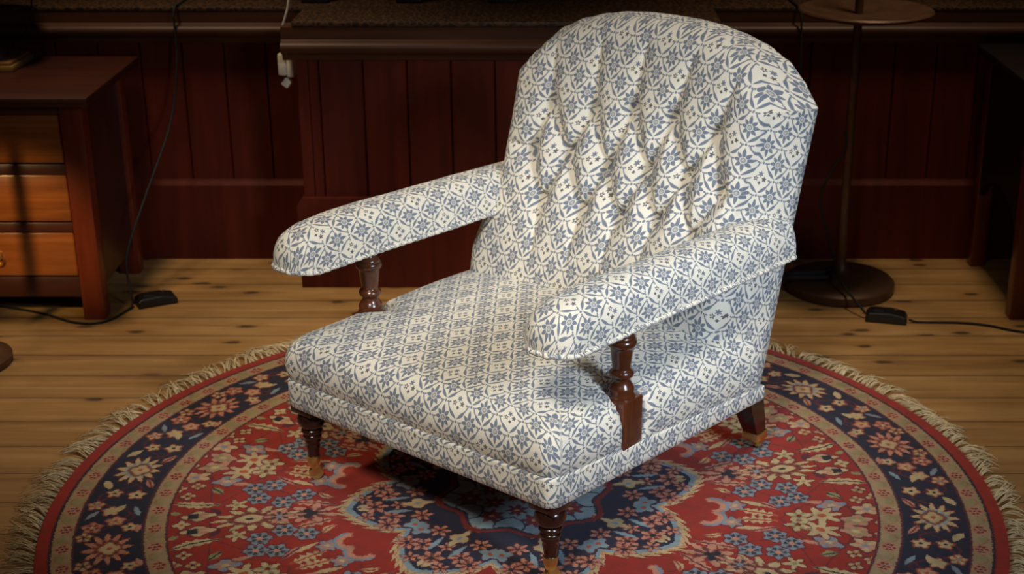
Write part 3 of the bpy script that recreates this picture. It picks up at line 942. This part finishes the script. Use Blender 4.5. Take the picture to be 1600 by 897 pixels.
for i in range(N_T):
    a0 = 2 * pi * (i + rnd.uniform(-.3, .3)) / N_T
    deg = math.degrees(a0) % 360
    Ls = .075 if 90 < deg < 270 else .060
    Ls *= rnd.uniform(.7, 1.15)
    if i % 5 == 0: clump = rnd.uniform(-.8, .8)
    lean = .4 * sin(a0 * 9 + .7) + clump + rnd.uniform(-.45, .45)
    for k in range(rnd.randint(5, 7)):
        ln = Ls * rnd.uniform(.7, 1.1); sp = rnd.uniform(-.25, .25); a = a0 + rnd.uniform(-.0035, .0035)
        er, et = Vector((cos(a), sin(a), 0)), Vector((-sin(a), cos(a), 0))
        P0 = er * .996 + Vector((0, 0, FZ + .003)); cv = rnd.uniform(-.9, .9); hmp = rnd.uniform(.002, .012)
        pts = []
        for s_ in range(6):
            q = s_ / 5
            pts.append(P0 + er * (ln * q * (1 - .12 * abs(lean))) + et * (ln * ((lean + sp) * q * .8 + cv * q * q * .6)) + Vector((0, 0, hmp * sin(pi * q) + rnd.uniform(0, .0015))))
        fr.tube(pts, .0012, 3, rf=lambda q: .0015 * (1 - .5 * q))
fo = fr.build('fringe', M_FRINGE, RUG, angle=180); fo['kind'] = 'stuff'; fo['label'] = 'cream cotton fringe round the rug edge'

# ------------------------------------------------------------------ chest of drawers at left
DX1, DX0, DY0, DY1 = -1.176, -1.74, .992, 1.40
dr = empty('chest_of_drawers', (-1.45, 1.2, FZ), label='reddish wood chest of drawers on square legs at the left edge', cat='chest of drawers')
P(dr, MB().box(DX0 - .03, -1.150, .962, 1.476, .601, .624, .003), 'top', M_MAHO)
for (x0, x1) in ((DX1 - .059, DX1), (DX0, DX0 + .059)):
    P(dr, MB().box(x0, x1, DY0, DY0 + .055, FZ, .601, .003), 'leg', M_MAHO_V)
    P(dr, MB().box(x0, x1, DY1 - .045, DY1, FZ, .601, .003), 'leg', M_MAHO_V)
for x in (DX1 - .030, DX0 + .012):
    P(dr, MB().box(x, x + .018, DY0 + .056, DY1 - .046, .075, .600, .002), 'side_panel', M_MAHO)
P(dr, MB().box(DX0 + .06, DX1 - .06, DY1 - .03, DY1 - .012, .075, .600, .002), 'back_panel', M_MAHO)
for (z0, z1) in ((.572, .6005), (.408, .437), (.246, .274), (.060, .118)):
    P(dr, MB().box(DX0 + .0595, DX1 - .0595, DY0 + .006, DY0 + .04, z0, z1, .002), 'rail', M_MAHO)
for (z0, z1, pull) in ((.4395, .5695, .505), (.2765, .4055, .341), (.1205, .2435, .166)):
    d = P(dr, MB().box(DX0 + .063, DX1 - .0625, DY0 + .010, DY0 + .034, z0, z1, .0035), 'drawer', M_DRAWER)
    h = MB().lathe([(.001, 0), (.011, 0), (.011, .003), (.005, .005), (.004, .012), (.001, .013)], (0, 0, 0), 20, Matrix.Rotation(pi / 2, 3, 'X'))
    ringp = [(.014 * cos(2 * pi * k / 24), 0, .014 * sin(2 * pi * k / 24) - .012) for k in range(24)]
    h.tube(ringp, .0018, 8, closed=True)
    h.v = [(x - 1.449 + 1.45, y + DY0 + .010 - 1.2 - (0 if abs(y) > .0001 else .010), z + pull + .012 - FZ) for x, y, z in h.v]
    ho = h.build('ring_pull', M_BRASS, d); ho['label'] = 'small metal ring pull'

# lamp foot on the chest
lf = empty('table_lamp', (-1.52, 1.35, .624), label='table lamp with stepped square brass foot on top of the chest of drawers', cat='lamp')
P(lf, MB().box(-1.60, -1.440, 1.262, 1.44, .624, .641, .002).box(-1.592, -1.448, 1.270, 1.432, .641, .650, .002), 'base', wood('gilt_wood', srgb(92, 66, 34), srgb(140, 104, 56), .4, (3, 40, 40)))
P(lf, MB().lathe([(.002, .650), (.040, .650), (.034, .668), (.016, .682), (.013, .74), (.020, .77), (.013, .80), (.012, .95), (.002, .95)], (-1.52, 1.351, 0), 28), 'stem', M_IRON)
P(lf, MB().lathe([(.14, .93), (.10, 1.12), (.097, 1.12), (.137, .93)], (-1.52, 1.351, 0), 32), 'lamp_shade', plain('linen_shade', srgb(190, 170, 130), .8))
cd = MB().tube(spline([(-1.452, 1.36, .6515), (-1.445, 1.40, .70), (-1.438, 1.455, .752), (-1.43, 1.495, .90)], 8), .003, 6)
P(lf, cd, 'cord', M_CABLE)

# ------------------------------------------------------------------ desk at right
DKX = 1.312
dk = empty('writing_desk', (1.6, 1.2, FZ), label='dark wooden desk on plain legs at the right edge', cat='desk')
P(dk, MB().box(DKX - .03, 1.95, .965, 1.474, .640, .662, .003), 'top', M_BLACKW)
for (y0, y1) in ((.992, 1.040), (1.418, 1.462)):
    P(dk, MB().box(DKX, DKX + .045, y0, y1, FZ, .640, .003), 'leg', M_MAHO_V)
    P(dk, MB().box(1.88, 1.925, y0, y1, FZ, .640, .003), 'leg', M_MAHO_V)
def apron(x):
    pts = [(1.042, .639), (1.416, .639), (1.416, .22)]
    for k in range(1, 12):
        q = k / 12; pts.append((lerp(1.416, 1.042, q), .22 + .085 * sin(pi * q) ** .7))
    pts.append((1.042, .22)); return MB().prism(pts, x, x + .02, 'x')
P(dk, apron(DKX + .004), 'side_panel', M_BLACKW, smooth=False)
P(dk, apron(1.90), 'side_panel', M_BLACKW, smooth=False)
P(dk, MB().box(DKX + .046, 1.879, .998, 1.016, .22, .639, .002), 'front_panel', M_BLACKW)

# ------------------------------------------------------------------ floor lamp behind the chair, right
LX, LY = .885, 1.235
fo = empty('floor_lamp', (LX, LY, FZ), label='bronze floor lamp with round foot and slim pole standing behind the armchair', cat='floor lamp')
P(fo, MB().lathe([(.002, FZ), (.152, FZ), (.156, .002), (.156, .020), (.150, .026), (.10, .034), (.05, .042), (.030, .050), (.022, .062), (.016, .080), (.014, .09), (.002, .09)], (LX, LY, 0), 64), 'base', M_IRON)
P(fo, MB().lathe([(.002, .08), (.0125, .08), (.0125, .60), (.0145, .604), (.0145, .62), (.0125, .624), (.0115, .80), (.0115, 1.30), (.002, 1.30)], (LX, LY, 0), 24), 'pole', M_IRON)
P(fo, MB().lathe([(.012, .782), (.05, .780), (.12, .786), (.172, .797), (.182, .806), (.178, .810), (.12, .800), (.05, .794), (.012, .792)], (LX + .015, LY - .02, 0), 48), 'tray', M_IRON)

def footswitch(c, rz, label, name='foot_switch'):
    e = empty(name, (c[0], c[1], FZ), rz, label=label, cat='switch')
    b = MB()
    b.prism([(-.056, 0), (.056, 0), (.056, .012), (.050, .023), (.012, .030), (-.046, .028), (-.056, .018)], -.028, .028)
    o = b.build('housing', M_BLACK, e, smooth=False)
    mod = o.modifiers.new('soft', 'BEVEL'); mod.width = .005; mod.segments = 3
    s_ = MB().box(-.038, -.006, -.018, .018, .0275, .0325, .002); s_.build('rocker', M_BLACK, e)
    s2 = MB().lathe([(.0005, .028), (.006, .028), (.006, .0315), (.0005, .032)], (.024, .010, 0), 16); s2.build('dial', M_IRON, e)
    return e
footswitch((-1.068, 1.118), radians(28), 'black foot dimmer lying on the boards beside the chest of drawers')
footswitch((.972, .990), radians(-14), 'black foot dimmer on the boards in front of the floor lamp')
def cable(path, label, r=.0035):
    o = MB().tube(spline(path, 10), r, 8).build('power_cable', M_CABLE, None, angle=180); tag(o, label, 'cable'); return o
z0 = FZ + .0036
cable([(-1.122, 1.083, .006), (-1.128, 1.085, .05), (-1.135, 1.11, .14), (-1.11, 1.22, .25), (-1.06, 1.42, .44), (-1.035, 1.462, .62), (-1.033, 1.462, .74), (-1.03, 1.478, .769), (-1.03, 1.52, .7675), (-1.03, 1.60, .7675)], 'thin black cable rising from the left dimmer to the wall ledge')
cable([(-1.124, 1.082, z0), (-1.17, .975, z0), (-1.25, .965, z0), (-1.36, 1.03, z0), (-1.48, 1.08, z0), (-1.62, 1.12, z0)], 'black cable trailing across the floor under the chest of drawers')
cable([(1.030, .972, z0 + .006), (1.06, .968, z0), (1.16, .965, z0), (1.24, .945, z0), (1.32, .90, z0), (1.5, .86, z0)], 'black cable running from the right dimmer across the boards past the desk leg')
cable([(.918, 1.006, z0 + .010), (.900, 1.030, z0 + .03), (.880, 1.075, .045), (.858, 1.14, .075), (.852, 1.19, .12), (.825, 1.2, .2), (.808, 1.20, .28), (.83, 1.19, .36), (.868, 1.205, .42), (.868, 1.216, .47)], 'black cable looping from the lamp pole down to the dimmer')
cable([(.70, 1.275, .012), (.72, 1.20, .05), (.77, 1.19, .058), (.83, 1.20, .058), (.856, 1.205, .062), (.84, 1.175, .052), (.77, 1.168, .054), (.72, 1.18, .048), (.68, 1.25, .012)], 'thick black cable coiled over the lamp foot behind the chair', .009)
cable([(.775, 1.458, .40), (.772, 1.458, .55), (.768, 1.456, .70), (.765, 1.462, .75), (.758, 1.48, .769), (.75, 1.60, .7675)], 'thin black cable hanging down the wall panelling behind the chair')

# white plug hanging at the counter's corner
wp = empty('plug_adapter', (-.690, 1.305, .592), radians(-12), label='white plastic plug adapter hanging at the left corner of the panelled counter', cat='plug')
MB().box(-.020, .004, -.016, .016, .016, .078, .005).build('body', M_WHITE, wp)
MB().box(.0045, .024, -.012, .014, .012, .068, .003).build('socket', M_WHITE, wp)
MB().box(-.012, .010, -.009, .009, -.018, .006, .003, rot=Matrix.Rotation(radians(38), 3, 'Y')).build('plug', M_WHITE, wp)
MB().tube(spline([(0, .0, .076), (-.004, .0, .09), (-.008, .0, .115), (-.004, .0, .150), (.006, .0, .178), (.016, .0, .21), (.026, .0, .27)], 8), .0028, 8).build('cord', M_WHITE, wp)

# floor lamp just outside the left edge, its foot in view, throwing warm light on the drawers
l2 = empty('standard_lamp', (-1.455, .69, FZ), label='standard lamp whose dark round foot shows at the left edge of the floor', cat='floor lamp')
P(l2, MB().lathe([(.002, FZ), (.118, FZ), (.122, .002), (.122, .014), (.10, .024), (.05, .034), (.022, .05), (.013, .07), (.002, .07)], (-1.455, .69, 0), 48), 'base', M_IRON)
P(l2, MB().lathe([(.002, .06), (.0125, .06), (.0125, 1.2), (.002, 1.2)], (-1.455, .69, 0), 20), 'pole', M_IRON)

# ------------------------------------------------------------------ light
def light(name, kind, loc, target, energy, col, **kw):
    d = bpy.data.lights.new(name, kind); d.energy = energy; d.color = col
    for k, v in kw.items(): setattr(d, k, v)
    o = bpy.data.objects.new(name, d); COL.objects.link(o); o.location = loc
    o.rotation_euler = (Vector(target) - Vector(loc)).to_track_quat('-Z', 'Y').to_euler(); return o
light('key_spot', 'SPOT', (-.45, -2.3, 2.8), (.0, .08, .38), 335, (1.0, .93, .82), spot_size=radians(33), spot_blend=1.0, shadow_soft_size=.28)  # added key on the chair; its soft cone imitates a vignette
light('window_daylight', 'SPOT', (1.95, -2.2, 2.0), (.28, .06, .36), 350, (.72, .84, 1.0), spot_size=radians(34), spot_blend=1.0, shadow_soft_size=.40)
for x_, e_ in ((-1.25, 118), (1.15, 82)):
    light('floor_fill_spot', 'SPOT', (x_, .95, 2.75), (x_ * .72, .88, 0), e_, (1.0, .80, .55), spot_size=radians(62), spot_blend=1.0, shadow_soft_size=.15)  # pair of added overhead spots, placed to brighten the boards
light('side_lamp', 'SPOT', (-1.62, .10, .75), (-1.36, 1.0, .25), 38, (1.0, .68, .28), spot_size=radians(27), spot_blend=.9, shadow_soft_size=.03)
wd = bpy.data.worlds.new('World'); scene.world = wd; wd.use_nodes = True
wd.node_tree.nodes['Background'].inputs[0].default_value = (1.0, .85, .7, 1); wd.node_tree.nodes['Background'].inputs[1].default_value = .02

# ------------------------------------------------------------------ camera
cam = bpy.data.cameras.new('camera'); co = bpy.data.objects.new('camera', cam); COL.objects.link(co)
co.location = (.077, -2.819, 1.5467); co.rotation_euler = (radians(90 - 21.0788), 0, 0)
cam.sensor_width = 36; cam.lens = 2335.32 / 1600 * 36
cam.shift_x = (800 - 876.26) / 1600; cam.shift_y = (455.8 - 448.5) / 1600
cam.dof.use_dof = True; cam.dof.focus_distance = 2.75; cam.dof.aperture_fstop = 6.3
scene.camera = co
vs = scene.view_settings
vs.view_transform = 'Standard'; vs.look = 'None'; vs.exposure = 0.0; vs.gamma = 1.0; vs.use_curve_mapping = False
